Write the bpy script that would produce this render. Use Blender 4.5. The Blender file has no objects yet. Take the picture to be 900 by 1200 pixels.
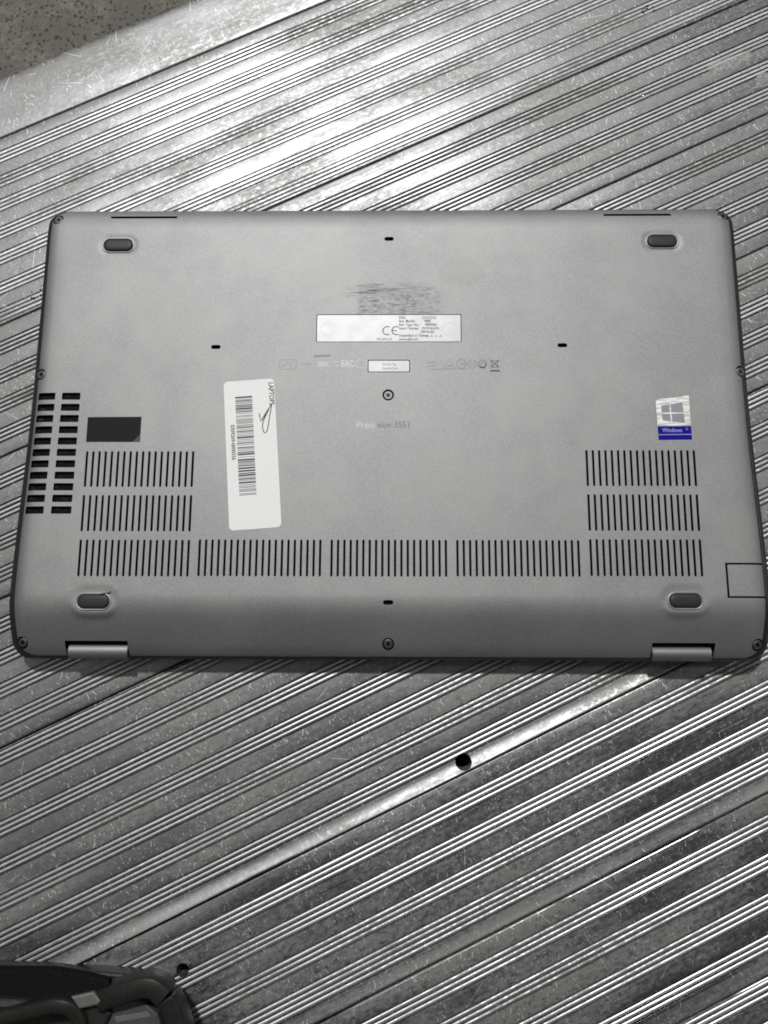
import bpy, bmesh, math, random
from mathutils import Vector, Matrix, noise
from mathutils.geometry import delaunay_2d_cdt

random.seed(7)
R = math.radians
MM = 0.001
sc = bpy.context.scene
col = sc.collection

# ------------------------------------------------------------------ camera
cam = bpy.data.cameras.new('camera')
cam.sensor_fit = 'VERTICAL'; cam.sensor_height = 24.0; cam.sensor_width = 18.0
cam.lens = 930 / 1200 * 24.0
cam.clip_start = 0.01; cam.clip_end = 50
camo = bpy.data.objects.new('camera', cam); col.objects.link(camo)
camo.location = (0.00319, -0.11571, 0.40430)
camo.rotation_euler = (0.17927, 0.01254, 0.0039)
sc.camera = camo

# ------------------------------------------------------------------ light
w = bpy.data.worlds.new('World'); sc.world = w; w.use_nodes = True
w.node_tree.nodes['Background'].inputs[0].default_value = (0.97, 0.98, 1.0, 1)
w.node_tree.nodes['Background'].inputs[1].default_value = 0.055

def lamp(name, loc, target, size, power, color):
    l = bpy.data.lights.new(name, 'AREA'); l.shape = 'DISK'; l.size = size
    l.energy = power; l.color = color
    o = bpy.data.objects.new(name, l); col.objects.link(o); o.location = loc
    o.rotation_euler = (Vector(target) - Vector(loc)).to_track_quat('-Z', 'Y').to_euler()
    return o
lamp('ceiling_lamp', (-0.28, 1.72, 2.95), (0, 0, 0), 0.24, 94, (1.0, 0.995, 0.985))
lamp('ceiling_lamp_side', (3.4, 0.7, 2.9), (0, 0, 0), 0.5, 20, (1.0, 0.98, 0.95))
def panel(name, loc, target, sx, sy, power, color):
    o = lamp(name, loc, target, sx, power, color); o.data.shape = 'RECTANGLE'; o.data.size = sx; o.data.size_y = sy
    return o
panel('fill_panel_front', (-2.0, 4.4, 3.8), (-2.0, 4.4, 0), 4.0, 5.0, 30, (0.92, 0.96, 1.0))  # added unseen area light, brightens the ridge flanks like a pale ceiling
panel('fill_panel_side', (-2.5, -0.3, 3.8), (-2.5, -0.3, 0), 2.6, 3.0, 14, (1.0, 0.92, 0.84))  # added unseen area light, lifts and warms the lower-left planks

sc.view_settings.view_transform = 'Standard'
sc.view_settings.look = 'None'
sc.view_settings.exposure = 0.0
sc.view_settings.gamma = 1.0
sc.view_settings.use_curve_mapping = False
sc.render.engine = 'CYCLES'
sc.cycles.filter_width = 1.8
sc.render.resolution_x = 768; sc.render.resolution_y = 1024

# ------------------------------------------------------------------ node helpers
class NT:
    def __init__(s, name):
        s.m = bpy.data.materials.new(name); s.m.use_nodes = True
        s.t = s.m.node_tree; s.n = s.t.nodes; s.l = s.t.links
        s.b = s.n['Principled BSDF']
    def new(s, typ, **kw):
        nd = s.n.new(typ)
        for k, v in kw.items(): setattr(nd, k, v)
        return nd
    def put(s, sock, v):
        if hasattr(v, 'is_output'): s.l.new(v, sock)
        elif v is not None: sock.default_value = v
    def coord(s, scale=(1000, 1000, 1000), rot=(0, 0, 0), loc=(0, 0, 0)):
        tc = s.new('ShaderNodeTexCoord'); mp = s.new('ShaderNodeMapping')
        mp.inputs['Scale'].default_value = scale; mp.inputs['Rotation'].default_value = rot
        mp.inputs['Location'].default_value = loc
        s.l.new(tc.outputs['Object'], mp.inputs['Vector']); return mp.outputs[0]
    def math(s, op, a, b=None, c=None, clamp=False):
        nd = s.new('ShaderNodeMath', operation=op, use_clamp=clamp)
        s.put(nd.inputs[0], a)
        if b is not None: s.put(nd.inputs[1], b)
        if c is not None: s.put(nd.inputs[2], c)
        return nd.outputs[0]
    def noise(s, vec, scale=1, detail=3, rough=0.55, dist=0):
        nd = s.new('ShaderNodeTexNoise'); s.put(nd.inputs['Vector'], vec)
        nd.inputs['Scale'].default_value = scale; nd.inputs['Detail'].default_value = detail
        nd.inputs['Roughness'].default_value = rough; nd.inputs['Distortion'].default_value = dist
        return nd.outputs['Fac']
    def ramp(s, f, a, b, lo=0.0, hi=1.0):
        nd = s.new('ShaderNodeMapRange'); nd.interpolation_type = 'SMOOTHSTEP'
        s.put(nd.inputs[0], f)
        nd.inputs[1].default_value = a; nd.inputs[2].default_value = b
        nd.inputs[3].default_value = lo; nd.inputs[4].default_value = hi
        return nd.outputs[0]
    def mix(s, f, a, b):
        nd = s.new('ShaderNodeMix', data_type='RGBA')
        s.put(nd.inputs[0], f)
        for i, v in ((6, a), (7, b)):
            if isinstance(v, tuple): v = (*v, 1) if len(v) == 3 else v
            s.put(nd.inputs[i], v)
        return nd.outputs[2]
    def bump(s, h, dist, strength=1.0, normal=None):
        nd = s.new('ShaderNodeBump'); s.put(nd.inputs['Height'], h)
        nd.inputs['Distance'].default_value = dist; nd.inputs['Strength'].default_value = strength
        if normal is not None: s.l.new(normal, nd.inputs['Normal'])
        return nd.outputs[0]
    def scratches(s, vec, cell, length, width, density, fan=6.2832, base=0.0):
        """short straight nicks, one per voronoi cell, each with its own direction"""
        v = s.new('ShaderNodeTexVoronoi', voronoi_dimensions='2D'); s.put(v.inputs['Vector'], vec)
        v.inputs['Scale'].default_value = 1.0 / cell
        sub = s.new('ShaderNodeVectorMath', operation='SUBTRACT'); s.l.new(vec, sub.inputs[0])
        s.l.new(v.outputs['Position'], sub.inputs[1])
        sep = s.new('ShaderNodeSeparateColor'); s.l.new(v.outputs['Color'], sep.inputs[0])
        vr = s.new('ShaderNodeVectorRotate', rotation_type='Z_AXIS'); s.l.new(sub.outputs[0], vr.inputs['Vector'])
        s.l.new(s.math('MULTIPLY_ADD', sep.outputs[0], fan, base), vr.inputs['Angle'])
        sx = s.new('ShaderNodeSeparateXYZ'); s.l.new(vr.outputs[0], sx.inputs[0])
        # slight bend
        y = s.math('ADD', sx.outputs[1], s.math('MULTIPLY', s.math('MULTIPLY', sx.outputs[0], sx.outputs[0]), 0.03 / length))
        L = s.math('MULTIPLY', sep.outputs[1], length)
        a = s.math('LESS_THAN', s.math('ABSOLUTE', sx.outputs[0]), L)
        b = s.ramp(s.math('ABSOLUTE', y), width * 0.45, width, 1, 0)
        c = s.math('LESS_THAN', sep.outputs[2], density)
        return s.math('MULTIPLY', s.math('MULTIPLY', a, b), c)
    def done(s, color=None, rough=None, metal=None, normal=None, spec=None):
        s.put(s.b.inputs['Base Color'], (*color, 1) if isinstance(color, tuple) else color)
        s.put(s.b.inputs['Roughness'], rough); s.put(s.b.inputs['Metallic'], metal)
        if normal is not None: s.l.new(normal, s.b.inputs['Normal'])
        if spec is not None: s.b.inputs['Specular IOR Level'].default_value = spec
        return s.m

def simple(name, color, rough=0.5, metal=0.0, grain=0.0, scale=2.0, spec=None):
    t = NT(name); nrm = None; c = color
    if grain:
        v = t.coord(); f = t.noise(v, scale, 4)
        c = t.mix(f, tuple(x * (1 - grain) for x in color), tuple(min(1, x * (1 + grain)) for x in color))
        nrm = t.bump(f, 0.0002, 0.5)
    return t.done(c, rough, metal, nrm, spec)

# ------------------------------------------------------------------ materials
def make_alu(name, base, rough, oxide=0.6, nicks=1.0, rail=False, bumpy=1.0):
    """aluminium with a matt grey oxide film in blotches; nicks are bare bright metal and come in clusters"""
    t = NT(name); v = t.coord()
    streak = t.noise(t.coord((14, 900, 900)), 1.0, 2, 0.6)      # drawn along the plank
    va = t.coord((260, 1000, 1000))
    blot = t.noise(t.coord((330, 1000, 1000)), 0.024, 4, 0.62)  # large worn / oxidised areas
    spk = t.noise(t.coord((600, 1000, 1000)), 0.46, 5, 0.78)                             # mottling
    ox = t.math('MULTIPLY', t.ramp(blot, 0.36, 0.66), t.ramp(t.math('ADD', spk, t.math('MULTIPLY', blot, 0.25)), 0.46, 0.72))
    b0 = tuple(base * k for k in (0.98, 1.0, 1.03)); b2 = tuple(base * k for k in (1.35, 1.35, 1.34))
    c = t.mix(t.math('MULTIPLY', t.ramp(spk, 0.50, 0.68), 0.8), b0, b2)
    c = t.mix(ox, c, (0.25, 0.245, 0.232))
    dirt = t.ramp(t.noise(va, 0.13, 5, 0.78), 0.585, 0.73)
    c = t.mix(t.math('MULTIPLY', dirt, 0.85 * oxide), c, (0.115, 0.094, 0.062))
    metal = t.math('SUBTRACT', 1.0, t.math('MAXIMUM', t.math('MULTIPLY', ox, oxide), t.math('MULTIPLY', dirt, 0.6 * oxide)))
    r = t.math('ADD', t.math('MULTIPLY', t.math('SUBTRACT', streak, 0.5), 0.24), rough)
    r = t.math('ADD', r, t.math('MULTIPLY', t.math('SUBTRACT', spk, 0.5), 0.34))
    r = t.math('ADD', r, t.math('MULTIPLY', t.math('SUBTRACT', blot, 0.5), 0.25))
    r = t.math('MAXIMUM', t.math('MINIMUM', t.math('ADD', r, t.math('MULTIPLY', ox, 0.06)), 0.68), 0.16)
    if nicks:
        clus = t.ramp(t.noise(v, 0.05, 3, 0.6), 0.38, 0.55)
        scr = t.math('MAXIMUM', t.scratches(v, 5.2, 1.7, 0.20, 0.42 * nicks, 1.3, 0.9),
                     t.scratches(t.coord((1000, 1000, 1000), (0, 0, 0.3), (13.7, 5.1, 0)), 2.1, 0.5, 0.19, 0.46 * nicks, 1.3, 0.9))
        scr = t.math('MULTIPLY', scr, clus)
        if rail:
            s5 = t.scratches(t.coord((1000, 1000, 1000), (0, 0, 0.5), (9, 2, 0)), 6.0, 4.0, 0.16, 0.34)
            s6 = t.scratches(t.coord((1000, 1000, 1000), (0, 0, 2.5), (1, 4, 0)), 15.0, 10.0, 0.17, 0.45)
            scr = t.math('MAXIMUM', scr, t.math('MAXIMUM', t.math('MULTIPLY', s5, clus), s6))
        else:
            scr = t.math('MAXIMUM', scr, t.math('MULTIPLY', t.scratches(t.coord((1000, 1000, 1000), (0, 0, 1.1), (3, 8, 0)), 26.0, 11.0, 0.14, 0.42), 0.8))
        c = t.mix(t.math('MULTIPLY', scr, 0.85), c, (0.86, 0.86, 0.86))
        metal = t.math('MAXIMUM', metal, scr)
        r = t.math('MINIMUM', t.math('ADD', r, t.math('MULTIPLY', scr, 0.2)), 0.7)
    hgt = t.math('ADD', t.math('MULTIPLY', t.noise(v, 0.08, 3, 0.6), 2.6 * bumpy), t.math('MULTIPLY', t.noise(v, 0.5, 2, 0.7), 0.07))
    return t.done(c, r, metal, t.bump(hgt, 0.0001, 0.8))
LIP = make_alu('lighter_lip_aluminium', 0.40, 0.44, 0.5, 1.0); LAND_OLD = make_alu('oxidised_aluminium', 0.235, 0.46, 0.75, 1.25); RIDGE_OLD = make_alu('worn_ridge_aluminium', 0.68, 0.48, 0.5, 0, bumpy=1.4)  # lip strip has a lighter base colour than the lands
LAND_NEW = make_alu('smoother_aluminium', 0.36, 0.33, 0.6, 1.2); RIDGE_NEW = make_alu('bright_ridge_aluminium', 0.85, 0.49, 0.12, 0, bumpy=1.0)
RAIL = make_alu('rail_aluminium', 0.25, 0.45, 0.6, 1.0, True)

def make_concrete():
    t = NT('speckled_concrete'); v = t.coord()
    a = t.noise(v, 0.02, 5, 0.6); b = t.noise(v, 0.30, 6, 0.75); d = t.noise(v, 1.0, 4, 0.7)
    c = t.mix(t.ramp(b, 0.35, 0.7), (0.085, 0.079, 0.064), (0.195, 0.180, 0.148))
    c = t.mix(t.ramp(a, 0.42, 0.62), c, (0.10, 0.095, 0.081))
    vo = t.new('ShaderNodeTexVoronoi', voronoi_dimensions='2D'); vo.inputs['Scale'].default_value = 0.26
    wv_ = t.new('ShaderNodeVectorMath', operation='MULTIPLY_ADD'); nz = t.new('ShaderNodeTexNoise'); t.l.new(v, nz.inputs['Vector']); nz.inputs['Scale'].default_value = 0.5
    t.l.new(nz.outputs['Color'], wv_.inputs[0]); wv_.inputs[1].default_value = (3.5, 3.5, 0); t.l.new(v, wv_.inputs[2]); t.l.new(wv_.outputs[0], vo.inputs['Vector'])
    vo.inputs['Randomness'].default_value = 1.0
    k = t.math('ADD', vo.outputs['Distance'], t.math('MULTIPLY', t.math('SUBTRACT', d, 0.5), 0.5))
    sep = t.new('ShaderNodeSeparateColor'); t.l.new(vo.outputs['Color'], sep.inputs[0])
    thr = t.math('MULTIPLY', sep.outputs[0], 0.34)
    spot = t.ramp(t.math('SUBTRACT', k, thr), -0.05, 0.05, 1, 0)
    c = t.mix(t.math('MULTIPLY', spot, 0.85), c, (0.018, 0.017, 0.015))
    return t.done(c, 0.75, 0, t.bump(b, 0.001, 0.6))
CONC = make_concrete()

def make_cover():
    t = NT('grey_metallic_paint'); v = t.coord()
    g = t.noise(v, 1.15, 3, 0.75); m = t.noise(v, 0.03, 4, 0.55); f = t.noise(v, 0.35, 5, 0.6)
    c = t.mix(t.ramp(m, 0.35, 0.65), (0.280, 0.280, 0.281), (0.318, 0.318, 0.317))
    c = t.mix(t.math('MULTIPLY', t.ramp(g, 0.38, 0.68), 0.42), c, (0.44, 0.44, 0.44))
    c = t.mix(t.math('MULTIPLY', t.ramp(f, 0.62, 0.75), 0.25), c, (0.37, 0.37, 0.365))
    # dark scuff where a sticker was scraped off, centred (7, 65) mm, 46 x 18 mm
    tc = t.new('ShaderNodeTexCoord'); sx = t.new('ShaderNodeSeparateXYZ'); t.l.new(tc.outputs['Object'], sx.inputs[0])
    wob = t.math('MULTIPLY', t.math('SUBTRACT', t.noise(t.coord((260, 700, 1000)), 1.0, 5, 0.7), 0.5), 0.006)
    X, Y = t.math('ADD', sx.outputs[0], t.math('MULTIPLY', wob, 0.7)), t.math('ADD', sx.outputs[1], wob)
    bx = t.math('MULTIPLY', t.ramp(X, -0.0165, -0.0145), t.ramp(X, 0.0170, 0.0335, 1, 0))
    by = t.math('MULTIPLY', t.ramp(Y, 0.0545, 0.0562), t.ramp(Y, 0.0660, 0.0755, 1, 0))
    sc1 = t.noise(t.coord((110, 1500, 1000), (0, 0, -0.10)), 1.0, 5, 0.72)
    sc2 = t.noise(t.coord((330, 420, 1000)), 1.0, 5, 0.75)
    k = t.math('MULTIPLY', t.math('MULTIPLY', bx, by), t.ramp(t.math('ADD', t.math('MULTIPLY', sc1, 0.6), t.math('MULTIPLY', sc2, 0.4)), 0.46, 0.60))
    c = t.mix(t.math('MULTIPLY', k, 0.8), c, (0.085, 0.085, 0.088))
    base = t.math('MULTIPLY', t.math('MULTIPLY', bx, by), 0.10)
    c = t.mix(base, c, (0.15, 0.15, 0.15))
    # sharp black strokes on its upper left edge
    bx2 = t.math('MULTIPLY', t.ramp(X, -0.025, -0.015), t.ramp(X, 0.004, 0.018, 1, 0))
    yy = t.math('SUBTRACT', Y, t.math('MULTIPLY', X, 0.13))
    by2 = t.math('MULTIPLY', t.ramp(yy, 0.0665, 0.0690), t.ramp(yy, 0.0730, 0.0750, 1, 0))
    st = t.ramp(t.noise(t.coord((60, 2200, 1000), (0, 0, -0.13)), 1.0, 3, 0.6), 0.52, 0.62)
    k2 = t.math('MULTIPLY', t.math('MULTIPLY', bx2, by2), st)
    c = t.mix(t.math('MULTIPLY', k2, 0.9), c, (0.03, 0.03, 0.03))
    # pale rubbed print
    el = t.new('ShaderNodeVectorMath', operation='LENGTH')
    t.l.new(t.coord((1 / 0.0135, 1 / 0.0085, 0), (0, 0, 0.5), (2.02, -9.48, 0)), el.inputs[0])
    k3 = t.ramp(t.math('ADD', el.outputs['Value'], t.math('MULTIPLY', t.math('SUBTRACT', f, 0.5), 0.5)), 0.85, 1.0, 1, 0)
    c = t.mix(t.math('MULTIPLY', k3, 0.26), c, (0.26, 0.26, 0.245))
    r = t.math('ADD', t.math('MULTIPLY', g, 0.06), 0.56)
    r = t.math('ADD', r, t.math('MULTIPLY', t.noise(v, 0.016, 5, 0.65), 0.08))
    nrm = t.bump(g, 0.00007, 0.5)
    return t.done(c, r, 0.86, nrm)
COVER = make_cover()
SIDE = simple('shade_coloured_side', (0.03, 0.03, 0.031), 0.4, 0.3)  # dark surroundings mirrored in the steep edge, put into the colour
LID = simple('grey_lid', (0.16, 0.16, 0.163), 0.4, 0.7)
BLACK = simple('black_recess_plastic', (0.006, 0.006, 0.007), 0.7, spec=0.08)
GRILLE = NT('mottled_black_grille'); _v = GRILLE.coord((350, 900, 1000)); GRILLE = GRILLE.done(GRILLE.mix(GRILLE.ramp(GRILLE.noise(_v, 1.0, 3, 0.6), 0.54, 0.70), (0.005, 0.005, 0.006), (0.035, 0.035, 0.038)), 0.7, 0, None, 0.08)  # black with random grey smears, faint detail inside the speaker vents
RUBBER = simple('foot_rubber', (0.022, 0.022, 0.023), 0.5, 0, 0.3, 2.0, spec=0.35)
RIM = simple('bright_edge', (0.40, 0.40, 0.40), 0.45, 0.8)
STEEL = simple('screw_steel', (0.19, 0.19, 0.19), 0.5, 1.0, 0.15, 3.0)
HINGE = simple('hinge_grey', (0.22, 0.22, 0.235), 0.45, 0.75, 0.08, 3.0)
FOIL = simple('foil_label', (0.35, 0.35, 0.355), 0.5, 0.6, 0.18, 0.12)
PAPER = simple('white_paper', (0.83, 0.83, 0.825), 0.6, 0, 0.02, 0.8)
INK = simple('black_ink', (0.03, 0.03, 0.032), 0.6)
GREYINK = simple('grey_ink', (0.05, 0.05, 0.053), 0.6)
PALEINK = simple('pale_print', (0.36, 0.36, 0.36), 0.55, 0.6)
FAINTINK = simple('faint_print', (0.17, 0.17, 0.175), 0.55, 0.5)
BLUE = simple('blue_print', (0.006, 0.006, 0.24), 0.6, 0, 0.1, 1.0, spec=0.1)
LILAC = simple('lilac_print', (0.30, 0.29, 0.62), 0.5)
PANE = simple('grey_pane', (0.27, 0.29, 0.32), 0.45, 0.2)
BLKFILM = simple('black_film', (0.013, 0.014, 0.015), 0.55, 0, 0.5, 1.2, spec=0.1)
DEVB = simple('black_device_plastic', (0.018, 0.018, 0.017), 0.45, 0, 0.35, 1.2, spec=0.3)
DEVR = simple('worn_rubber_bumper', (0.018, 0.0175, 0.016), 0.42, 0, 0.6, 0.7, spec=0.22)
FIBRE = simple('black_fibre', (0.022, 0.022, 0.024), 0.9, spec=0.1)
DEVG = simple('grey_device_panel', (0.065, 0.067, 0.068), 0.45, 0.1, 0.35, 0.4, spec=0.25)
DEVL = simple('light_grey_clip', (0.15, 0.15, 0.145), 0.4, 0.3, 0.15, 0.8)
FUZZ = simple('black_fuzzy_fabric', (0.006, 0.006, 0.0065), 0.95, spec=0.1)
RESIDUE = NT('dried_residue'); _v = RESIDUE.coord(); RESIDUE = RESIDUE.done(RESIDUE.mix(RESIDUE.ramp(RESIDUE.noise(_v, 0.5, 5, 0.75), 0.38, 0.62), (0.18, 0.175, 0.165), (0.36, 0.36, 0.35)), 0.65, 0.25)
GRIT = simple('brown_grit', (0.045, 0.035, 0.022), 0.9, 0, 0.5, 3.0, spec=0.2)

def make_silver_foil():
    t = NT('holographic_foil'); v = t.coord((150, 900, 1000), (0, 0, 0.17))
    f = t.noise(v, 1.0, 3, 0.6)
    return t.done(t.mix(t.ramp(f, 0.4, 0.6), (0.60, 0.60, 0.58), (0.95, 0.95, 0.94)), 0.42, 0.7, t.bump(f, 0.0003, 0.5))
HOLO = make_silver_foil()

# ------------------------------------------------------------------ mesh helpers
def link(name, me, mat, parent=None, smooth=False, loc=None):
    if mat is not None and not me.materials: me.materials.append(mat)
    if smooth:
        for p_ in me.polygons: p_.use_smooth = True
    o = bpy.data.objects.new(name, me); col.objects.link(o)
    if parent: o.parent = parent
    if loc: o.location = loc
    return o
def mesh(name, vs, fs, mat=None):
    me = bpy.data.meshes.new(name); me.from_pydata([tuple(v) for v in vs], [], fs); me.update()
    if mat: me.materials.append(mat)
    return me
def empty(name, loc=(0, 0, 0), rz=0):
    o = bpy.data.objects.new(name, None); col.objects.link(o); o.location = loc; o.rotation_euler = (0, 0, rz)
    o.empty_display_size = 0.02
    return o
def tag(o, label, cat, group=None):
    o['label'] = label; o['category'] = cat
    if group: o['group'] = group
def fix_normals(me):
    bm = bmesh.new(); bm.from_mesh(me); bmesh.ops.recalc_face_normals(bm, faces=bm.faces); bm.to_mesh(me); bm.free()

def rrect(x0, x1, y0, y1, r, n=8):
    out = []
    for cx, cy, a0 in ((x1 - r, y1 - r, 0), (x0 + r, y1 - r, 90), (x0 + r, y0 + r, 180), (x1 - r, y0 + r, 270)):
        for i in range(n + 1):
            a = R(a0 + 90 * i / n); out.append((cx + r * math.cos(a), cy + r * math.sin(a)))
    return out
def capsule(cx, cy, L, W, vertical=False, n=6):
    r = W / 2; h = L / 2 - r; out = []
    for s, a0 in ((1, -90), (-1, 90)):
        for i in range(n + 1):
            a = R(a0 + 180 * i / n); x = s * h + r * math.cos(a); y = r * math.sin(a)
            out.append((cx - y, cy + x) if vertical else (cx + x, cy + y))
    return out
def circle(cx, cy, r, n=20):
    return [(cx + r * math.cos(2 * math.pi * i / n), cy + r * math.sin(2 * math.pi * i / n)) for i in range(n)]
def inside(p, poly):
    x, y = p; c = False; j = len(poly) - 1
    for i in range(len(poly)):
        xi, yi = poly[i]; xj, yj = poly[j]
        if (yi > y) != (yj > y) and x < (xj - xi) * (y - yi) / (yj - yi) + xi: c = not c
        j = i
    return c
def prism(name, poly, z0, z1, mat, parent=None, bevel=0.0, seg=2, smooth=False):
    """upright prism of a 2-D outline in mm, top edge bevelled"""
    bm = bmesh.new()
    b = [bm.verts.new((x * MM, y * MM, z0 * MM)) for x, y in poly]
    f = bm.faces.new(b)
    r = bmesh.ops.extrude_face_region(bm, geom=[f])
    bmesh.ops.translate(bm, vec=(0, 0, (z1 - z0) * MM), verts=[v for v in r['geom'] if isinstance(v, bmesh.types.BMVert)])
    bmesh.ops.recalc_face_normals(bm, faces=bm.faces)
    if bevel:
        ed = [e for e in bm.edges if all(abs(v.co.z - z1 * MM) < 1e-7 for v in e.verts)]
        bmesh.ops.bevel(bm, geom=ed, offset=bevel * MM, segments=seg, affect='EDGES', profile=0.5)
    me = bpy.data.meshes.new(name); bm.to_mesh(me); bm.free()
    return link(name, me, mat, parent, smooth)
def ribbon_data(pts, wd, z, closed=False):
    """flat ink stroke along a polyline (mm)"""
    n = len(pts); vs = []; fs = []
    for i in range(n):
        a = pts[(i - 1) % n] if (i or closed) else pts[i]; b = pts[(i + 1) % n] if (i < n - 1 or closed) else pts[i]
        dx, dy = b[0] - a[0], b[1] - a[1]; L = math.hypot(dx, dy) or 1
        nx, ny = -dy / L * wd / 2, dx / L * wd / 2
        vs += [((pts[i][0] + nx) * MM, (pts[i][1] + ny) * MM, z * MM), ((pts[i][0] - nx) * MM, (pts[i][1] - ny) * MM, z * MM)]
    for i in range(n if closed else n - 1):
        j = (i + 1) % n; fs.append((2 * i + 1, 2 * j + 1, 2 * j, 2 * i))
    return vs, fs
def strokes(name, lines, mat, parent, z, loc=None):
    V, F = [], []
    for pts, wd, cl in lines:
        v, f = ribbon_data(pts, wd, z, cl); k = len(V); V += v; F += [tuple(i + k for i in q) for q in f]
    return link(name, mesh(name, V, F), mat, parent, loc=loc)
def text(name, body, size, x, y, z, mat, parent, rz=0, sx=1.0, align='LEFT'):
    cu = bpy.data.curves.new(name, 'FONT'); cu.body = body; cu.size = size * MM; cu.align_x = align; cu.align_y = 'CENTER'
    cu.resolution_u = 3; cu.offset = size * 0.02 * MM
    to = bpy.data.objects.new('tmp', cu); col.objects.link(to)
    me = bpy.data.meshes.new_from_object(to.evaluated_get(bpy.context.evaluated_depsgraph_get()))
    bpy.data.objects.remove(to); bpy.data.curves.remove(cu)
    me.name = name; me.materials.clear()
    me.transform(Matrix.Translation((x * MM, y * MM, z * MM)) @ Matrix.Rotation(rz, 4, 'Z') @ Matrix.Diagonal((sx, 1, 1, 1)))
    return link(name, me, mat, parent)

# ================================================================== SETTING
gr = link('concrete_floor', mesh('concrete_floor', [(-1.5, -1.5, -0.055), (1.5, -1.5, -0.055), (1.5, 1.5, -0.055), (-1.5, 1.5, -0.055)], [(0, 1, 2, 3)]), CONC)
gr['kind'] = 'structure'

DZ = -4.0               # deck surface height in mm
SC = 1.0099             # plank pitch calibration
deck = empty('ramp_deck', (0, 0, DZ * MM), R(25.6)); deck['kind'] = 'structure'
X0, X1 = -0.62, 0.62
GROOVES = []            # centre lines (n in mm) of every groove, for the grit

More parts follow.
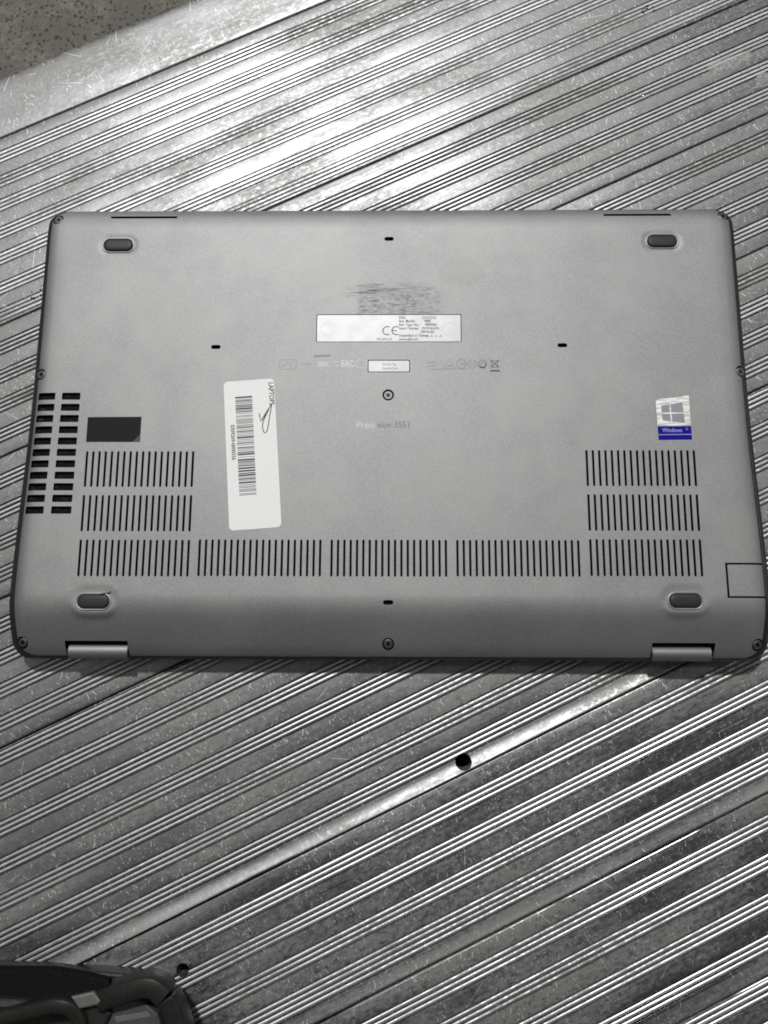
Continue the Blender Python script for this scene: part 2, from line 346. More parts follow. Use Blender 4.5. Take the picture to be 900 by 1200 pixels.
def plank(n_hi, n_lo, groups, lip=0.0, hole=None, zoff=0.0, mats=None, depth=1.35, wv=0.37):
    mats = mats or (LAND_OLD, RIDGE_OLD)
    """extruded plank: local x along the plank, y across, top at z = 0; groups = centres (or (centre, ridges))"""
    k_ = lambda q: q * SC + 1.05
    n_hi, n_lo = k_(n_hi), k_(n_lo)
    groups = [(k_(g[0]), g[1]) if isinstance(g, tuple) else k_(g) for g in groups]
    rset = set()
    prof = [(n_hi, -1.2), (n_hi - 0.10, -0.45), (n_hi - 0.35, -0.12), (n_hi - 0.8, 0.0)]
    for g in sorted(groups, key=lambda q: -(q[0] if isinstance(q, tuple) else q)):
        c, nr = g if isinstance(g, tuple) else (g, 3)
        pitch = 2.36; half = pitch * nr / 2
        prof.append((c + half + 1.1, 0.0)); 
        for k in range(nr + 1):
            gc = c + half - k * pitch
            GROOVES.append(gc)
            up = 0.02 if 0 else 0.0
            # groove
            prof += [(gc + wv + 0.12, -0.16 if k else -0.05), (gc + wv * 0.8, -0.42), (gc + wv * 0.6, -depth), (gc - wv * 0.6, -depth), (gc - wv * 0.8, -0.42)]
            if k < nr:
                h = pitch / 2 - wv - 0.08; rc = gc - pitch / 2
                for t in (1.0, 0.8, 0.55, 0.28, 0, -0.28, -0.55, -0.8, -1.0):
                    prof.append((rc + h * t, 0.14 - 0.23 * t * t)); rset.add(prof[-1])
            else:
                prof.append((gc - wv - 0.12, -0.05))
        prof.append((c - half - 1.1, 0.0))
    last = prof[-1][0]
    if lip:
        m = last - n_lo
        for k in range(1, 9):
            t = k / 8; prof.append((last - (m - 0.9) * t, lip * t * t))
        prof += [(n_lo + 0.45, lip - 0.05), (n_lo + 0.15, lip - 0.35), (n_lo, lip - 1.0)]
    else:
        prof += [(n_lo + 0.8, 0.0), (n_lo + 0.35, -0.12), (n_lo + 0.1, -0.45), (n_lo, -1.2)]
    # keep strictly ordered
    q = [prof[0]]
    for p_ in prof[1:]:
        if p_[0] < q[-1][0] - 1e-4 or p_ is prof[-1]: q.append(p_)
    prof = q + [(n_lo, -22.0), (n_hi, -22.0)]
    n = len(prof)
    ridge = {i for i, p_ in enumerate(prof) if p_ in rset}
    lipset = {i for i, p_ in enumerate(prof[:-2]) if lip and p_[0] < last - 0.01}
    vs = []; fs = []
    NX = 140
    for ix in range(NX + 1):
        x = X0 + (X1 - X0) * ix / NX
        for k, (y, z) in enumerate(prof):
            dz = 0.0; dy = 0.0
            if k < n - 2 and z > -0.3:
                dz = 0.05 * noise.noise(Vector((x * 9, y * 0.13, zoff + n_hi)))
                if k in ridge:
                    wn_ = noise.noise(Vector((x * 55, y * 0.9, 4.0))); dz += 0.035 * wn_ - 0.30 * max(0, noise.noise(Vector((x * 16, y * 0.35, 9.0))) - 0.22)
                dy = 0.07 * noise.noise(Vector((x * 28, y * 0.6, 7.0)))
            y = y + dy
            if k in lipset: z = z + (min(z, 0) if z < 0 else 0) * 0 + (lip * (0.0 + 1.2 * noise.noise(Vector((x * 13, n_lo, 2.0))))) * max(0, (last - y) / (last - n_lo)) ** 2
            vs.append((x, y * MM, (z + zoff + dz) * MM))
    mi = []
    for ix in range(NX):
        for i in range(n):
            j = (i + 1) % n; fs.append((ix * n + i, ix * n + j, (ix + 1) * n + j, (ix + 1) * n + i)); mi.append(1 if (i in ridge and j in ridge) else 2 if (i in lipset and j in lipset) else 0)
    fs.append(tuple(range(n - 1, -1, -1))); fs.append(tuple(range(NX * n, NX * n + n)))
    me = mesh('plank', vs, fs)
    for p_, m_ in zip(me.polygons, mi): p_.material_index = m_
    fix_normals(me)
    me.materials.append(mats[0]); me.materials.append(mats[1]); me.materials.append(LIP)
    o = link('plank', me, None, deck)
    if hole:
        bm = bmesh.new()
        for hx, hy, hr in hole:
            r = bmesh.ops.create_cone(bm, cap_ends=True, segments=22, radius1=hr * MM, radius2=hr * MM, depth=0.08)
            for k, v in enumerate(r['verts']):
                v.co.x *= 1 + 0.07 * noise.noise(v.co * 900); v.co += Vector((hx * MM, hy * MM, 0))
        cm = bpy.data.meshes.new('cut'); bm.to_mesh(cm); bm.free()
        co = bpy.data.objects.new('cut', cm); col.objects.link(co); co.parent = deck
        md = o.modifiers.new('hole', 'BOOLEAN'); md.operation = 'DIFFERENCE'; md.object = co; md.solver = 'EXACT'
        bpy.context.view_layer.update()
        m2 = bpy.data.meshes.new_from_object(o.evaluated_get(bpy.context.evaluated_depsgraph_get()))
        o.modifiers.clear(); o.data = m2; bpy.data.objects.remove(co)
    # smooth shading on the profile, sharp at groove lips
    for p_ in o.data.polygons: p_.use_smooth = True
    bm = bmesh.new(); bm.from_mesh(o.data)
    for e in bm.edges:
        if len(e.link_faces) == 2 and e.calc_face_angle(0) > R(38): e.smooth = False
    bm.to_mesh(o.data); bm.free()
    return o

def rot_n(px, py):      # world mm -> deck mm
    c, s = math.cos(R(25.6)), math.sin(R(25.6))
    px, py = px * SC - 0.03, py * SC + 1.15
    return (px * c + py * s, -px * s + py * c)
h1 = rot_n(37.2, -166.6); h2 = rot_n(-96.0, -261.5)
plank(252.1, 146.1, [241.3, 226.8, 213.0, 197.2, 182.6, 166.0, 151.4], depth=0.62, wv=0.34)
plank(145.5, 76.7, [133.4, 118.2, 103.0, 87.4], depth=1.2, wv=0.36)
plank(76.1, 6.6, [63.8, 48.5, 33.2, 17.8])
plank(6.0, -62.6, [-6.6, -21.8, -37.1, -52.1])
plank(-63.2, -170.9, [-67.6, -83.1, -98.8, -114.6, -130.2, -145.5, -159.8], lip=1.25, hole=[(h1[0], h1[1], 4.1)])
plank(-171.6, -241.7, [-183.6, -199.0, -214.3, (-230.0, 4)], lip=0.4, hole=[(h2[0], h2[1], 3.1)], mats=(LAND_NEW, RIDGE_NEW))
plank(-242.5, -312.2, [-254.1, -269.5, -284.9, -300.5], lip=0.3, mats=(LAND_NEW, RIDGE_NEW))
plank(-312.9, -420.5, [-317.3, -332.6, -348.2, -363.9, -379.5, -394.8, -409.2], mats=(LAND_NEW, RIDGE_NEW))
# plain edge rail
pr = [(y_ * SC + 1.05, z_) for y_, z_ in [(252.75, -1.2), (252.85, -0.4), (253.2, -0.1), (254, 0.0), (262, 0.05), (278, 0.0), (284, -0.05), (287, -0.35), (289.3, -1.1), (290.4, -2.2), (290.9, -3.8), (290.9, -30), (252.75, -30)]]
n = len(pr)
vs = [(X0 + (X1 - X0) * k / 64, y * MM, (z + (0.06 * noise.noise(Vector((k * 0.35, y * 0.08, 1.0))) if z > -1 else 0)) * MM) for k in range(65) for y, z in pr]
fs = [(k * n + i, k * n + (i + 1) % n, (k + 1) * n + (i + 1) % n, (k + 1) * n + i) for k in range(64) for i in range(n)] + [tuple(range(n - 1, -1, -1)), tuple(range(64 * n, 65 * n))]
me = mesh('edge_rail', vs, fs); fix_normals(me); ro = link('edge_rail', me, RAIL, deck, True)
bm = bmesh.new(); bm.from_mesh(ro.data)
for e in bm.edges:
    if len(e.link_faces) == 2 and e.calc_face_angle(0) > R(45): e.smooth = False
bm.to_mesh(ro.data); bm.free()

# grit caught in the grooves
def lumps(name, pts, mat, parent):
    V, F = [], []
    for x, y, z, s in pts:
        k = len(V)
        for dx, dy, dz in ((1, 0, 0), (-1, 0, 0), (0, 1, 0), (0, -1, 0), (0, 0, 1), (0, 0, -1)):
            q = s * random.uniform(0.6, 1.3); V.append(((x + dx * q * 1.3) * MM, (y + dy * q) * MM, (z + dz * q) * MM))
        for a, b, c in ((0, 2, 4), (2, 1, 4), (1, 3, 4), (3, 0, 4), (2, 0, 5), (1, 2, 5), (3, 1, 5), (0, 3, 5)): F.append((a + k, b + k, c + k))
    return link(name, mesh(name, V, F), mat, parent, True)
pts = []
for g in GROOVES:
    for _ in range(130):
        x = random.uniform(-330, 330)
        dens = noise.noise(Vector((x * 0.012, g * 0.03, 3.3))) + (0.45 if (g > 150 and x < 90) else -0.02)
        if random.random() < dens * 1.6:
            for k in range(random.randint(1, 5)):
                pts.append((x + random.gauss(0, 2.2), g + random.gauss(0, 0.22), random.uniform(-0.75, -0.1), random.uniform(0.1, 0.28)))
for _ in range(420):
    x, y = random.uniform(-330, 330), random.uniform(-315, 285)
    pts.append((x, y, random.uniform(0.0, 0.06), random.uniform(0.07, 0.2)))
for k in range(26):     # black crumbs beside the laptop's left edge
    a = random.random(); q = rot_n(-196 + 15 * a, 78 + 7 * a + random.gauss(0, 1.8)); pts.append((q[0], q[1], 0.1, random.uniform(0.25, 0.55)))
for k in range(22):
    q = rot_n(150 + random.gauss(0, 2.2), 255 + random.gauss(0, 1.6)); pts.append((q[0], q[1], 0.1, random.uniform(0.25, 0.6)))
gt = lumps('grit', pts, GRIT, deck); gt['kind'] = 'stuff'

# dried residue on the lands
def residue(px, py, rx, ry, seed):
    rr = random.Random(seed); cx, cy = rot_n(px, py); k = 26; V = [(cx * MM, cy * MM, 0.075 * MM)]
    for i in range(k):
        a = 2 * math.pi * i / k; q = 1 + 0.35 * noise.noise(Vector((math.cos(a) * 1.5 + seed, math.sin(a) * 1.5, 0))) + rr.uniform(-.1, .1)
        V.append(((cx + rx * q * math.copysign(abs(math.cos(a)) ** 0.6, math.cos(a))) * MM, (cy + ry * q * math.copysign(abs(math.sin(a)) ** 0.6, math.sin(a))) * MM, 0.055 * MM))
    link('dried_residue', mesh('dried_residue', V, [(0, 1 + i, 1 + (i + 1) % k) for i in range(k)]), RESIDUE, deck, True)
residue(194.5, 219.5, 15.0, 3.4, 1); residue(214, 209.5, 6.0, 3.0, 4); residue(146, 248.5, 8.0, 1.6, 7)

# ================================================================== LAPTOP
lap = empty('laptop', (0, 0.0005, 0))
tag(lap, 'closed silver-grey laptop lying upside down with vents and a barcode sticker', 'laptop')
HW, YF, YR, CR = 178.8, 117.4, -116.8, 8.5      # half width, front (far) and rear (near) edge, corner radius
ZT = 22.0
FEET = [(-141.6, 94.8), (142.0, 96.2), (-141.9, -91.0), (142.3, -89.8)]
def inset(x, y):
    qx = abs(x) - (HW - CR); yc = (YF + YR) / 2; qy = abs(y - yc) - ((YF - YR) / 2 - CR)
    return -(min(max(qx, qy), 0) + math.hypot(max(qx, 0), max(qy, 0)) - CR)
def height(x, y):
    drop = 0.0
    d = 30 - (y - YR)
    if d > 0: drop += 0.41 * d * d / 24 if d < 12 else 0.41 * (d - 6.0) + 0.005 * (d - 12) ** 2
    d = 15 - (YF - y)
    if d > 0: drop += 0.55 * d * d / 30
    d = 11 - (HW - abs(x))
    if d > 0: drop += 0.16 * d * d / 22
    s = inset(x, y)
    if s < 6.0:
        t = min(1, (6.0 - max(s, 0)) / 6.0); drop += 1.7 * (1 - math.sqrt(max(0, 1 - 0.985 * t * t)))
    h = -drop
    for i, (fx, fy) in enumerate(FEET):
        dx = max(abs(x - fx) - 4.4, 0); dd = math.hypot(dx, y - fy) - 4.4
        fall, top = (2.2, -0.3) if i < 2 else (4.6, -0.35)
        if dd < fall:
            k = 1 - max(dd, 0) / fall; k = k * k * (3 - 2 * k); h += (top - h) * k
    return ZT + h
def sstep(t):
    t = max(0, min(1, t)); return t * t * (3 - 2 * t)
def flare(x, y):        # the body widens slightly towards the hinge end
    return x + math.copysign(2.6 * sstep((abs(x) - 150) / 28) * sstep((20 - y) / 110), x)
def nrm(x, y):
    e = 0.05
    return Vector((-(height(x + e, y) - height(x - e, y)) / (2 * e), -(height(x, y + e) - height(x, y - e)) / (2 * e), 1)).normalized()

holes = []      # (outline, name, depth)
def vent_group(x0, x1, ytop, ybot, n):
    for i in range(n):
        holes.append((capsule(x0 + (x1 - x0) * i / (n - 1), (ytop + ybot) / 2, ytop - ybot, 1.15, True, 4), 'vent_slot', 2.2))
for a, b in ((-16.3, -34.6), (-38.6, -56.8), (-60.8, -78.9)):
    vent_group(-150.0, -97.0, a, b, 18); vent_group(98.2, 151.0, a + .7, b + .7, 18)
vent_group(-91.6, -32.8, -60.6, -78.7, 20); vent_group(-27.2, 28.2, -60.6, -78.7, 19); vent_group(33.8, 92.3, -60.6, -78.5, 20)
for i in range(11):
    yc = 12.3 - 5.85 * i
    for xa, xb in ((-177.3, -168.3), (-164.9, -155.6)):
        holes.append((rrect(xa, xb, yc - 1.85, yc + 1.85, 0.35, 2), 'speaker_vent', 1.6))
for x, y in ((0.2, 98.0), (-88.0, 38.5), (88.3, 39.2), (0.3, -91.0)): holes.append((capsule(x, y, 5.0, 2.2, False, 5), 'alignment_slot', 1.8))
for x, y in ((-129.5, 111.6), (130.5, 112.3)): holes.append((capsule(x, y, 35.6, 1.5, False, 4), 'front_slot', 1.8))
SCREWS = [(-175.2, 110.7), (175.9, 112.2), (-177.2, 24.3), (178.0, 25.8), (0.0, 12.9), (-176.2, -110.6), (0.3, -110.6), (176.4, -110.4)]
for x, y in SCREWS: holes.append((circle(x, y, 2.95, 22), 'screw_recess', 1.8))
holes.append((rrect(-36.9, 37.3, 41.0, 56.1, 0.8, 3), 'label_recess', 0.7))
holes.append((rrect(-10.4, 11.0, 24.9, 31.5, 0.6, 3), 'tag_recess', 0.7))
E_ = 190
holes.append(([(161.5, -71.5), (E_, -71.5), (E_, -72.4), (162.4, -72.4), (162.4, -87.5), (E_, -87.5), (E_, -88.4), (161.5, -88.4)], 'tray_gap', 1.4))
HINGES = [(-157.0, -126.6), (127.8, 157.6)]
for a, b in HINGES: holes.append(([(a, -125), (b, -125), (b, -109.6), (a, -109.6)], 'hinge_gap', 5.0))

outline = rrect(-HW, HW, YR, YF, CR, 14)
P2, E2 = [], []
def add_loop(poly, closed=True):
    k = len(P2); P2.extend(Vector(q) for q in poly)
    for i in range(len(poly) if closed else len(poly) - 1): E2.append((k + i, k + (i + 1) % len(poly)))
def dense(poly, step):
    out = []
    for i in range(len(poly)):
        a, b = poly[i], poly[(i + 1) % len(poly)]; m = max(1, int(math.hypot(b[0] - a[0], b[1] - a[1]) / step))
        out += [(a[0] + (b[0] - a[0]) * k / m, a[1] + (b[1] - a[1]) * k / m) for k in range(m)]
    return out
for s in (0, 0.12, 0.35, 0.75, 1.3, 2.1, 3.1, 4.3, 5.3, 6.0):
    add_loop(dense(rrect(-HW + s, HW - s, YR + s, YF - s, CR - s, 12), 6.0))
hb = []
for poly, nm, dep in holes:
    add_loop(dense(poly, 3.0) if nm in ('tray_gap', 'hinge_gap', 'label_recess', 'front_slot') else poly)
    xs_ = [q[0] for q in poly]; ys_ = [q[1] for q in poly]; hb.append((min(xs_), max(xs_), min(ys_), max(ys_), poly))
for fx, fy in FEET:
    for s in (0.0, 0.8, 1.8, 3.0, 4.4, 6.0, 7.5):
        add_loop(dense(capsule(fx, fy, 17.6 + 2 * s, 8.8 + 2 * s, False, 8), 2.0))
step = 3.3
gx = -HW + 6.5
while gx < HW - 6.4:
    gy = YR + 6.5
    while gy < YF - 6.4:
        P2.append(Vector((gx + random.uniform(-.05, .05), gy + random.uniform(-.05, .05)))); gy += step
    gx += step
vv, _, ff, _, _, _ = delaunay_2d_cdt(P2, E2, [], 0, 1e-5)
keep = []
for f in ff:
    cx = sum(vv[i].x for i in f) / len(f); cy = sum(vv[i].y for i in f) / len(f)
    if not inside((cx, cy), outline): continue
    if any(a < cx < b and c < cy < d and inside((cx, cy), poly) for a, b, c, d, poly in hb): continue
    keep.append(tuple(f))
used = sorted({i for f in keep for i in f}); idx = {a: i for i, a in enumerate(used)}
pv = [(vv[i].x, vv[i].y) for i in used]
me = mesh('bottom_cover', [(flare(x, y) * MM, y * MM, height(x, y) * MM) for x, y in pv], [tuple(idx[i] for i in f) for f in keep])
me.materials.append(COVER)
for p_ in me.polygons: p_.use_smooth = True
if sum(p_.normal.z for p_ in me.polygons) < 0: me.flip_normals()
me.normals_split_custom_set_from_vertices([nrm(x, y) for x, y in pv])
cover = link('bottom_cover', me, None, lap)

# pockets behind every opening: real walls and a floor
def pocket(poly, depth, name, parent):
    cl = [(x, y) for x, y in poly if True]
    cl = [(max(-HW + .05, min(HW - .05, x)), max(YR + .05, y)) for x, y in cl]
    n = len(cl); vs = [(flare(x, y) * MM, y * MM, height(x, y) * MM - 2e-5) for x, y in cl] + [(flare(x, y) * MM, y * MM, (height(x, y) - depth) * MM) for x, y in cl]
    fs = [(i, (i + 1) % n, n + (i + 1) % n, n + i) for i in range(n)] + [tuple(range(n, 2 * n))]
    return link(name, mesh(name, vs, fs), BLACK, parent)
cache = {}
for poly, nm, dep in holes:
    if nm in ('vent_slot', 'speaker_vent'):
        x0, y0 = sum(q[0] for q in poly) / len(poly), sum(q[1] for q in poly) / len(poly)
        L = round(max(q[1] for q in poly) - min(q[1] for q in poly), 2); key = (nm, L, poly[0][0] < -160 if nm == 'speaker_vent' else 0)
        if nm == 'speaker_vent':
            pocket(poly, dep, nm, lap).data.materials[0] = GRILLE; continue
        if key not in cache:
            loc = [(x - x0, y - y0) for x, y in poly]; n = len(loc)
            vs = [(x * MM, y * MM, -2e-5) for x, y in loc] + [(x * MM, y * MM, -dep * MM) for x, y in loc]
            cache[key] = mesh(nm, vs, [(i, (i + 1) % n, n + (i + 1) % n, n + i) for i in range(n)] + [tuple(range(n, 2 * n))], BLACK)
        link(nm, cache[key], None, lap, loc=(x0 * MM, y0 * MM, ZT * MM))
    else: pocket(poly, dep, nm, lap)

# sides and lid
side = []
ol = dense(outline, 6.0); n = len(ol)
rings = [[(x, y, height(x, y)) for x, y in ol], [(x, y, height(x, y) - 0.35) for x, y in ol]]
for ex, ey, dz in ((0.9, 0.3, 0.3), (2.0, 0.7, 0.9), (3.0, 1.1, 2.0), (3.7, 1.4, 3.6)): rings.append([(x * (1 + ex * (1.0 - 0.15 * y / 118) / HW), y * (1 + ey / 118), max(6.5, height(x, y) - dz)) for x, y in ol])
rings += [[(x * (1 + 3.7 * (1.0 - 0.15 * y / 118) / HW), y * (1 + 1.4 / 118), 6.2) for x, y in ol], [(x * 0.999, y * 0.996, 5.4) for x, y in ol]]
NR = len(rings)
V = [(flare(x, y) * MM, y * MM, z * MM) for r_ in rings for x, y, z in r_]
F = [(k * n + (i + 1) % n, k * n + i, (k + 1) * n + i, (k + 1) * n + (i + 1) % n) for k in range(NR - 1) for i in range(n)] + [tuple(range((NR - 1) * n, NR * n))]
me = mesh('palm_rest_frame', V, F); fix_normals(me); link('palm_rest_frame', me, SIDE, lap, True)
lo = [(flare(x, y), y) for x, y in dense(rrect(-HW - 2.4, HW + 2.4, YR + 1.0, YF + 0.8, CR + 1, 10), 12.0)]
prism('lid', lo, -3.7, 5.0, LID, lap, 0.7)

# hinges: rounded bars lying in their gaps
for a, b in HINGES:
    V, F = [], []; prof = []
    for k in range(13):
        ang = R(-15 + 160 * k / 12); prof.append((-114.6 + 4.2 * math.cos(ang), 8.6 + 3.7 * math.sin(ang)))
    prof.append((-118.4, 6.0)); prof.append((-110.8, 6.0))
    m = len(prof)
    for x in (a + 0.7, b - 0.7):
        V += [(x * MM, y * MM, z * MM) for y, z in prof]
    F = [(i, (i + 1) % m, m + (i + 1) % m, m + i) for i in range(m)] + [tuple(range(m - 1, -1, -1)), tuple(range(m, 2 * m))]
    me = mesh('hinge_cover', V, F); fix_normals(me); o = link('hinge_cover', me, HINGE, lap, True)
    bm = bmesh.new(); bm.from_mesh(me)
    for e in bm.edges:
        if len(e.link_faces) == 2 and e.calc_face_angle(0) > R(40): e.smooth = False
    bm.to_mesh(me); bm.free()

# rubber feet
def loft(name, loops, mat, parent, cap=True, loc=None):
    V, F = [], []; n = len(loops[0])
    for lp in loops: V += [(x * MM, y * MM, z * MM) for x, y, z in lp]
    for k in range(len(loops) - 1):
        for i in range(n): F.append((k * n + i, k * n + (i + 1) % n, (k + 1) * n + (i + 1) % n, (k + 1) * n + i))
    if cap: F.append(tuple(range((len(loops) - 1) * n, len(loops) * n)))
    me = mesh(name, V, F); fix_normals(me); return link(name, me, mat, parent, True, loc)
def cz(L, W, z): return [(x, y, z) for x, y in capsule(0, 0, L, W, False, 10)]
for i, (fx, fy) in enumerate(FEET):
    zt = ZT + (-0.25 if i < 2 else -0.3)
    ft = loft('rubber_foot', [cz(15.4, 6.6, -0.5), cz(15.4, 6.6, 0.35), cz(14.9, 6.1, 0.75), cz(14.0, 5.2, 0.98), cz(12.4, 3.6, 1.12), cz(10.5, 1.7, 1.17)], RUBBER, lap, True, (fx * MM, fy * MM, zt * MM))
    rm = loft('foot_rim', [cz(17.4, 8.6, -0.3), cz(17.3, 8.5, 0.30), cz(16.8, 8.0, 0.46), cz(16.1, 7.3, 0.40), cz(15.9, 7.1, -0.3)], RIM, ft, False)
    if i == 2:      # loose rubber flap on one foot
        strokes('peeling_edge', [([(3.0, 3.6), (7.6, 4.1), (8.2, 4.9)], 0.45, False)], BLACK, ft, 0.5)

# screws: head with a real cross recess
def screw_mesh():
    c = 0.36; L = 1.15
    plus = [(c, c), (c, L), (-c, L), (-c, c), (-L, c), (-L, -c), (-c, -c), (-c, -L), (c, -L), (c, -c), (L, -c), (L, c)]
    ci = circle(0, 0, 2.0, 24)
    pts = [Vector(q) for q in ci + plus]; eds = [(i, (i + 1) % 24) for i in range(24)] + [(24 + i, 24 + (i + 1) % 12) for i in range(12)]
    v, _, f, _, _, _ = delaunay_2d_cdt(pts, eds, [], 0, 1e-5)
    V = [(q.x * MM, q.y * MM, 0.0) for q in v]; F = []
    for t in f:
        m = (sum(v[i].x for i in t) / 3, sum(v[i].y for i in t) / 3)
        if inside(m, ci) and not inside(m, plus): F.append(tuple(t))
    nf = len(F)
    for a, b in ((2.0, 0), (2.3, -0.18), (2.35, -0.9)):
        k = len(V); V += [(x * MM, y * MM, b * MM) for x, y in circle(0, 0, a, 24)]
        if a != 2.0: F += [(k - 24 + i, k + i, k + (i + 1) % 24, k - 24 + (i + 1) % 24) for i in range(24)]
    nf = len(F); k = len(V)
    V += [(x * MM, y * MM, 0) for x, y in plus] + [(x * MM * .75, y * MM * .75, -0.8 * MM) for x, y in plus]
    F += [(k + i, k + (i + 1) % 12, k + 12 + (i + 1) % 12, k + 12 + i) for i in range(12)] + [tuple(range(k + 12, k + 24))]
    me = mesh('screw', V, F, STEEL); me.materials.append(BLACK)
    for p_ in me.polygons[nf:]: p_.material_index = 1
    return me
sm = screw_mesh()
for i, (x, y) in enumerate(SCREWS):
    o = link('screw', sm, None, lap, loc=(flare(x, y) * MM, y * MM, (height(x, y) - 0.28) * MM))
    nv = nrm(x, y).lerp(Vector((0, 0, 1)), 0.4).normalized()
    o.rotation_euler = (nv.to_track_quat('Z', 'Y').to_matrix().to_4x4() @ Matrix.Rotation(random.uniform(0, 1.5), 4, 'Z')).to_euler()

# small access tray panel sits in its own gap: its floor is the cover itself, nothing more to add
# --- regulatory label
pl = prism('rating_label', rrect(-36.5, 36.9, 41.35, 55.75, 0.6, 3), 21.5, 21.9, FOIL, lap)
zt = 21.915
for k, (s_, sx_) in enumerate((('DELL', 0), ('Reg. Model:          P80F', 0), ('Reg. Type No.:      P80F004', 0), ('Input / Entree:   19.5V=6.67A', 0), ('                       20V=6.5A', 0), ('Assembled in Taiwan', 0), ('www.dell.com', 0))):
    text('label_text', s_, 2.0, 5.4, 54.3 - k * 1.95, zt, GREYINK, pl, sx=0.86)
text('label_text', 'CE', 5.6, -3.4, 47.0, zt, GREYINK, pl, sx=0.0001) if False else None
def arc(cx, cy, r, a0, a1, n=12): return [(cx + r * math.cos(R(a0 + (a1 - a0) * i / n)), cy + r * math.sin(R(a0 + (a1 - a0) * i / n))) for i in range(n + 1)]
strokes('ce_mark', [(arc(-0.6, 47.2, 2.2, 60, 300), 0.5, False), (arc(4.0, 47.2, 2.2, 60, 300), 0.5, False), ([(1.9, 47.2), (4.4, 47.2)], 0.45, False)], GREYINK, pl, zt)
strokes('label_icons', [([(18 + 1.9 * k + a, 54.2 + b) for a, b in ((-.6, -.5), (.6, -.5), (.6, .6), (-.6, .6))], 0.35, True) for k in range(4)] + [([(20 + 2.2 * k + a, 44.4 + b) for a, b in ((-.6, -.5), (.6, -.5), (0, .6))], 0.35, True) for k in range(4)], GREYINK, pl, zt)
text('label_text', 'P/N: DP/N: 010', 1.5, -5.8, 42.6, zt, GREYINK, pl, sx=0.8)
for cx in (-31.0, 31.0):
    strokes('label_thumb_mark', [(arc(cx, 48.0, 3.6, 30, 330, 20), 0.25, False)], PALEINK, pl, zt)
tg = prism('service_tag', rrect(-10.0, 10.6, 25.3, 31.1, 0.5, 3), 21.5, 21.9, FOIL, lap)
text('tag_text', 'Service Tag', 1.5, -3.0, 29.2, zt, FAINTINK, tg); text('tag_text', 'Express Code', 1.4, -3.0, 27.0, zt, FAINTINK, tg)

# --- prints on the cover
zp = ZT + 0.015
text('model_print', 'Preci', 4.6, -15.9, -2.8, zp, PALEINK, lap); text('model_print', 'sion 3551', 4.6, -5.4, -2.8, zp, FAINTINK, lap, sx=0.93)
text('approval_print', 'EAC', 5.0, -24.0, 29.3, zp, PALEINK, lap, sx=0.72)
text('approval_print', '5034', 3.6, -36.0, 29.0, zp, PALEINK, lap, sx=0.75)
strokes('approval_print', [(rrect(-16.5, -10.9, 27.2, 31.4, 1.8, 4), 0.3, True), ([(-28, 30.5), (-25, 30.5)], .4, False), ([(-27, 28.3), (-25.3, 28.3)], .4, False)], PALEINK, lap, zp)
strokes('approval_print', [(rrect(-55.2, -46.8, 26.6, 31.6, .5, 2), 0.25, True), ([(-54, 27.6), (-51, 30.6), (-49, 28.2)], .3, False), ([(-44, 29.4), (-38.5, 29.4)], .35, False), ([(-38, 33.4), (-29.5, 33.8)], 1.2, False)], FAINTINK, lap, zp)
tri = [(27.9, 27.0), (34.1, 27.0), (31.0, 31.8)]
strokes('approval_icons', [(tri, 0.4, True), ([(29.6, 28.3), (32.4, 28.3)], .6, False), (circle(37.0, 29.2, 2.35, 20), 0.4, True), ([(36.1, 29.2), (39.0, 29.2)], .5, False), (circle(42.4, 29.2, 2.25, 20), 0.35, True),
    ([(41.5, 28.1), (41.5, 30.3), (43.3, 28.1), (43.3, 30.3)], .35, False), (arc(47.8, 29.2, 2.2, 20, 300), 0.55, False), (arc(48.1, 29.2, 1.1, -40, 220), 0.5, False)], FAINTINK, lap, zp)
strokes('recycling_icon', [([(52.0, 30.9), (55.6, 30.9), (55.0, 27.6), (52.6, 27.6)], .4, True), ([(51.6, 27.2), (56.2, 31.6)], .35, False), ([(51.6, 31.6), (56.2, 27.2)], .35, False), ([(51.5, 25.6), (56.4, 25.6)], .8, False), (arc(47.8, 29.0, 1.7, 200, 380), .5, False)], GREYINK, lap, zp)
strokes('approval_print', [([(20.5, 26.4), (40, 26.5)], .3, False), ([(19.5, 30), (24.5, 30)], .4, False), ([(19.5, 28.2), (24, 28.2)], .4, False)], FAINTINK, lap, zp)

# --- black film patch
bf = prism('black_film_patch', [(-151.0, 1.3), (-123.9, 1.5), (-123.9, -11.6), (-151.0, -11.6)], 22.0, 22.06, BLKFILM, lap)
prism('worn_corner', [(-123.95, -11.55), (-123.95, -7.6), (-127.6, -11.55)], 22.06, 22.085, GREYINK, bf)

# --- barcode sticker
st = prism('barcode_sticker', rrect(-12.8, 12.8, -38.2, 38.2, 2.2, 6), 0.0, 0.14, PAPER, lap)
st.location = (-67.6 * MM, -17.4 * MM, 22.02 * MM); st.rotation_euler = (0, 0, R(4.4))
z_ = 0.155
text('sticker_text', 'LAPTOPS', 3.6, 11.0, 36.2, z_, INK, st, rz=R(-90), sx=0.82)
text('sticker_number', '0309269-0000556', 2.7, -9.2, 15.4, z_, INK, st, rz=R(-90), sx=0.92)
V, F = [], []; y = 29.8; rr = random.Random(5)
while y > -21.0:
    bw = rr.choice((0.28, 0.28, 0.28, 0.55, 0.85)); k = len(V)
    V += [(-7.2 * MM, (y - bw) * MM, z_ * MM), (1.3 * MM, (y - bw) * MM, z_ * MM), (1.3 * MM, y * MM, z_ * MM), (-7.2 * MM, y * MM, z_ * MM)]
    F.append((k, k + 1, k + 2, k + 3)); y -= bw + rr.choice((0.3, 0.3, 0.55, 0.85))
link('barcode', mesh('barcode', V, F), INK, st)
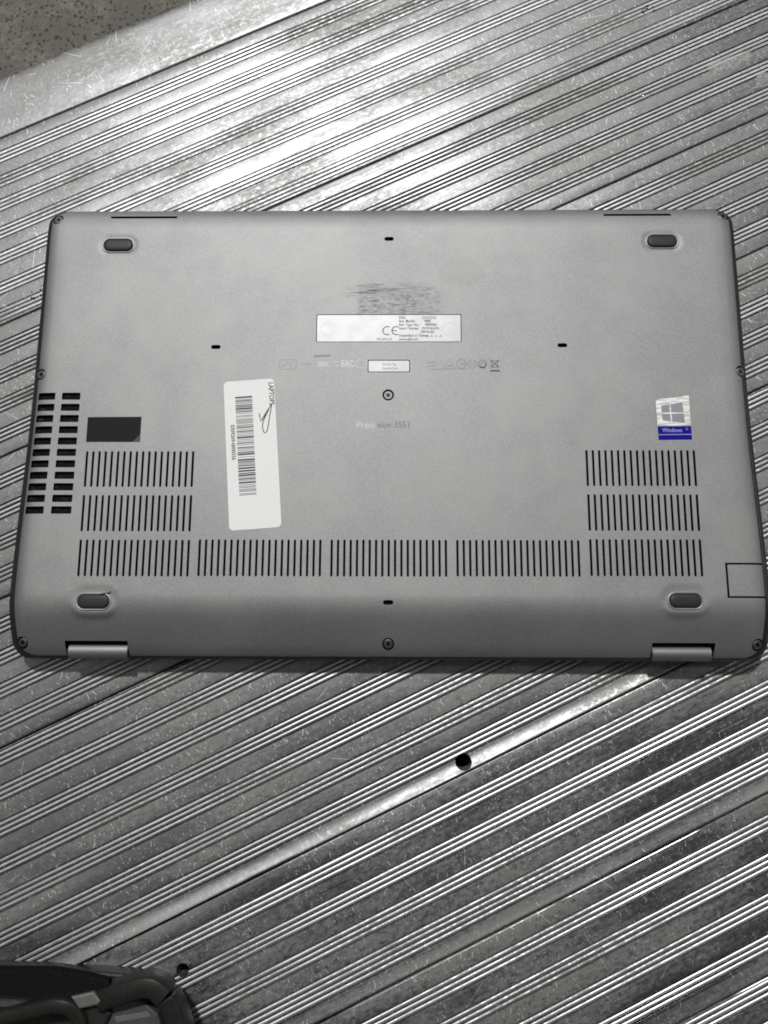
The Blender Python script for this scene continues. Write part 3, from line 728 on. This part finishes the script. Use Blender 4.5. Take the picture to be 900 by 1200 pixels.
sg = [(322, 345), (326, 378), (330, 405), (345, 380), (368, 345), (405, 288), (385, 325), (356, 385), (344, 420), (343, 450), (350, 480), (360, 490), (373, 478), (382, 440), (390, 390), (400, 330), (408, 292), (398, 286)]
sg2 = [(338, 400), (352, 385), (366, 352)]
def sl(p_): return ((p_[0] - (75 + (p_[1] - 105) * 0.038)) * 0.0729 - 12.75, 38.2 - (p_[1] - 100) * 0.0727)
strokes('pen_scribble', [([sl(q) for q in sg], 0.45, False), ([sl(q) for q in sg2], 0.3, False)], INK, st, z_ + 0.004)

# --- windows sticker
wn = prism('operating_system_sticker', [(133.8, 9.7), (136, 10.9), (143, 11.4), (150.4, 12.7), (150.55, -3.0), (134.0, -3.2)], 22.0, 22.07, HOLO, lap)
zs = 22.085
for nm, q in (('window_pane', [(136.3, 7.2), (140.4, 7.8), (140.5, 3.7), (136.4, 3.6)]), ('window_pane', [(141.1, 7.9), (147.0, 9.0), (147.3, 3.9), (141.2, 3.75)]),
              ('window_pane', [(136.4, 3.0), (140.5, 3.1), (140.7, -0.8), (136.6, -0.3)]), ('window_pane', [(141.2, 3.1), (147.3, 3.2), (147.6, -1.7), (141.4, -0.95)])):
    prism(nm, q, zs - 0.01, zs + 0.01, PANE, wn)
bb = prism('blue_band', [(133.95, -3.5), (150.55, -3.3), (150.6, -10.25), (134.15, -10.45)], 22.0, 22.075, BLUE, wn)
strokes('band_line', [([(134.1, -7.75), (150.6, -7.55)], 0.42, False)], LILAC, bb, 22.09)
text('band_text', 'Windows', 2.9, 136.2, -5.5, 22.09, LILAC, bb, sx=0.86)
strokes('band_text', [(circle(148.3, -4.8, 0.5, 10), 0.2, True)], LILAC, bb, 22.09)

# ================================================================== HANDHELD DEVICE (lower left)
dev = empty('handheld_device', (-0.135, -0.295, DZ * MM))
tag(dev, 'black rugged plastic handheld device with fuzzy strap beside the small round hole', 'handheld device')
OX, OY = -135.0, -295.0
def L_(pts): return [(x - OX, y - OY) for x, y in pts]
prism('lower_housing', L_([(-215, -259), (-168, -259.5), (-118, -261.8), (-104, -265), (-96, -273), (-91, -286), (-91, -360), (-215, -360)]), 0.2, 9.0, DEVB, dev, 1.2)
prism('upper_housing', L_([(-210, -270), (-136, -268), (-110, -262), (-100, -264), (-93, -274), (-88, -290), (-88, -355), (-210, -355)]), 9.0, 19.0, DEVB, dev, 1.0)
def sweep(name, path, wd, ht, mat, parent, seg=16):
    pts = []; n = len(path)
    for i in range(n - 1):      # catmull-rom
        p0, p1, p2, p3 = [Vector(path[max(0, min(n - 1, i + k))]) for k in (-1, 0, 1, 2)]
        for s in range(8):
            t = s / 8; pts.append(0.5 * ((2 * p1) + (p2 - p0) * t + (2 * p0 - 5 * p1 + 4 * p2 - p3) * t * t + (3 * p1 - p0 - 3 * p2 + p3) * t ** 3))
    pts.append(Vector(path[-1])); V, F = [], []
    for i, p_ in enumerate(pts):
        d = (pts[min(i + 1, len(pts) - 1)] - pts[max(i - 1, 0)]); d.z = 0; d.normalize(); nn = Vector((-d.y, d.x, 0))
        for k in range(seg):
            a = 2 * math.pi * k / seg; c, s = math.cos(a), math.sin(a)
            sq = lambda v: math.copysign(abs(v) ** 0.36, v)
            q = p_ + nn * (wd / 2 * sq(c)) + Vector((0, 0, ht / 2 * sq(s))); V.append(((q.x - OX) * MM, (q.y - OY) * MM, q.z * MM))
    m = len(pts)
    F = [(i * seg + k, i * seg + (k + 1) % seg, (i + 1) * seg + (k + 1) % seg, (i + 1) * seg + k) for i in range(m - 1) for k in range(seg)] + [tuple(range(seg)), tuple(range((m - 1) * seg, m * seg))]
    me = mesh(name, V, F); fix_normals(me); return link(name, me, mat, parent, True)
sweep('corner_bumper', [(-127.5, -266.4, 22.5), (-118, -262.4, 25), (-108, -259.2, 26), (-102.0, -259.4, 26), (-97, -263.2, 26)], 9.4, 13, DEVR, dev)
sweep('side_bumper', [(-96.6, -263.8, 25.8), (-93.4, -269.5, 25.2), (-89.5, -280, 24.5), (-87, -297, 24), (-87, -350, 24)], 9.0, 13, DEVR, dev)
sweep('handle_rim', [(-215, -275.0, 22), (-180, -274.6, 22.5), (-166, -272.4, 23), (-155, -269.4, 24.5), (-146, -267.0, 26), (-140, -267.4, 26), (-136.4, -270.6, 25.0), (-134, -277, 24), (-133.5, -300, 24)], 6.4, 11, DEVR, dev)
fp = prism('face_panel', L_([(-125.5, -271.4), (-113.5, -266.8), (-109.0, -266.9), (-101.5, -272.6), (-97.0, -283), (-97.0, -350), (-125.5, -350)]), 19.0, 23.5, DEVG, dev, 0.8)
prism('glossy_strip', L_([(-120.5, -273.6), (-105.5, -271.4), (-104.0, -273.4), (-119.5, -276.0)]), 23.5, 23.9, DEVL, fp, 0.1)
prism('side_panel', L_([(-200, -263.6), (-153, -264.6), (-157, -270.2), (-200, -270.2)]), 15.0, 24.2, DEVG, dev, 0.5)
ck = prism('strap_clip', L_([(-138.4, -263.4), (-128.6, -261.2), (-125.0, -264.8), (-126.0, -266.6), (-134.4, -268.4)]), 18.0, 30.0, DEVL, dev, 0.9)
prism('latch', L_([(-134.8, -268.8), (-126.2, -266.9), (-121.5, -271.5), (-124, -277), (-133, -277)]), 19.0, 26.0, DEVB, dev, 0.8)
sp = [(-205, -252.5), (-168, -253.0), (-147, -253.0), (-134, -255.0), (-122.6, -257.2), (-122.4, -260.2), (-133, -262.6), (-145, -265.6), (-168, -264.2), (-205, -264.2)]
strap = prism('fuzzy_strap', L_(sp), 24.0, 28.5, FUZZ, dev, 1.2)
V, F = [], []
for _ in range(9000):
    x, y = random.uniform(-180, -122), random.uniform(-266, -252.5)
    if not inside((x, y), sp): continue
    k = len(V); a = random.uniform(0, 6.28); l = random.uniform(0.6, 1.7); b = Vector((x - OX, y - OY, 28.2)); d = Vector((math.cos(a) * l * .8, math.sin(a) * l * .8, l * .7)); s = Vector((-math.sin(a), math.cos(a), 0)) * 0.09
    V += [tuple((b - s) * MM), tuple((b + s) * MM), tuple((b + d) * MM)]; F.append((k, k + 1, k + 2))
fz = link('strap_fuzz', mesh('strap_fuzz', V, F), FIBRE, dev); fz['kind'] = 'stuff'
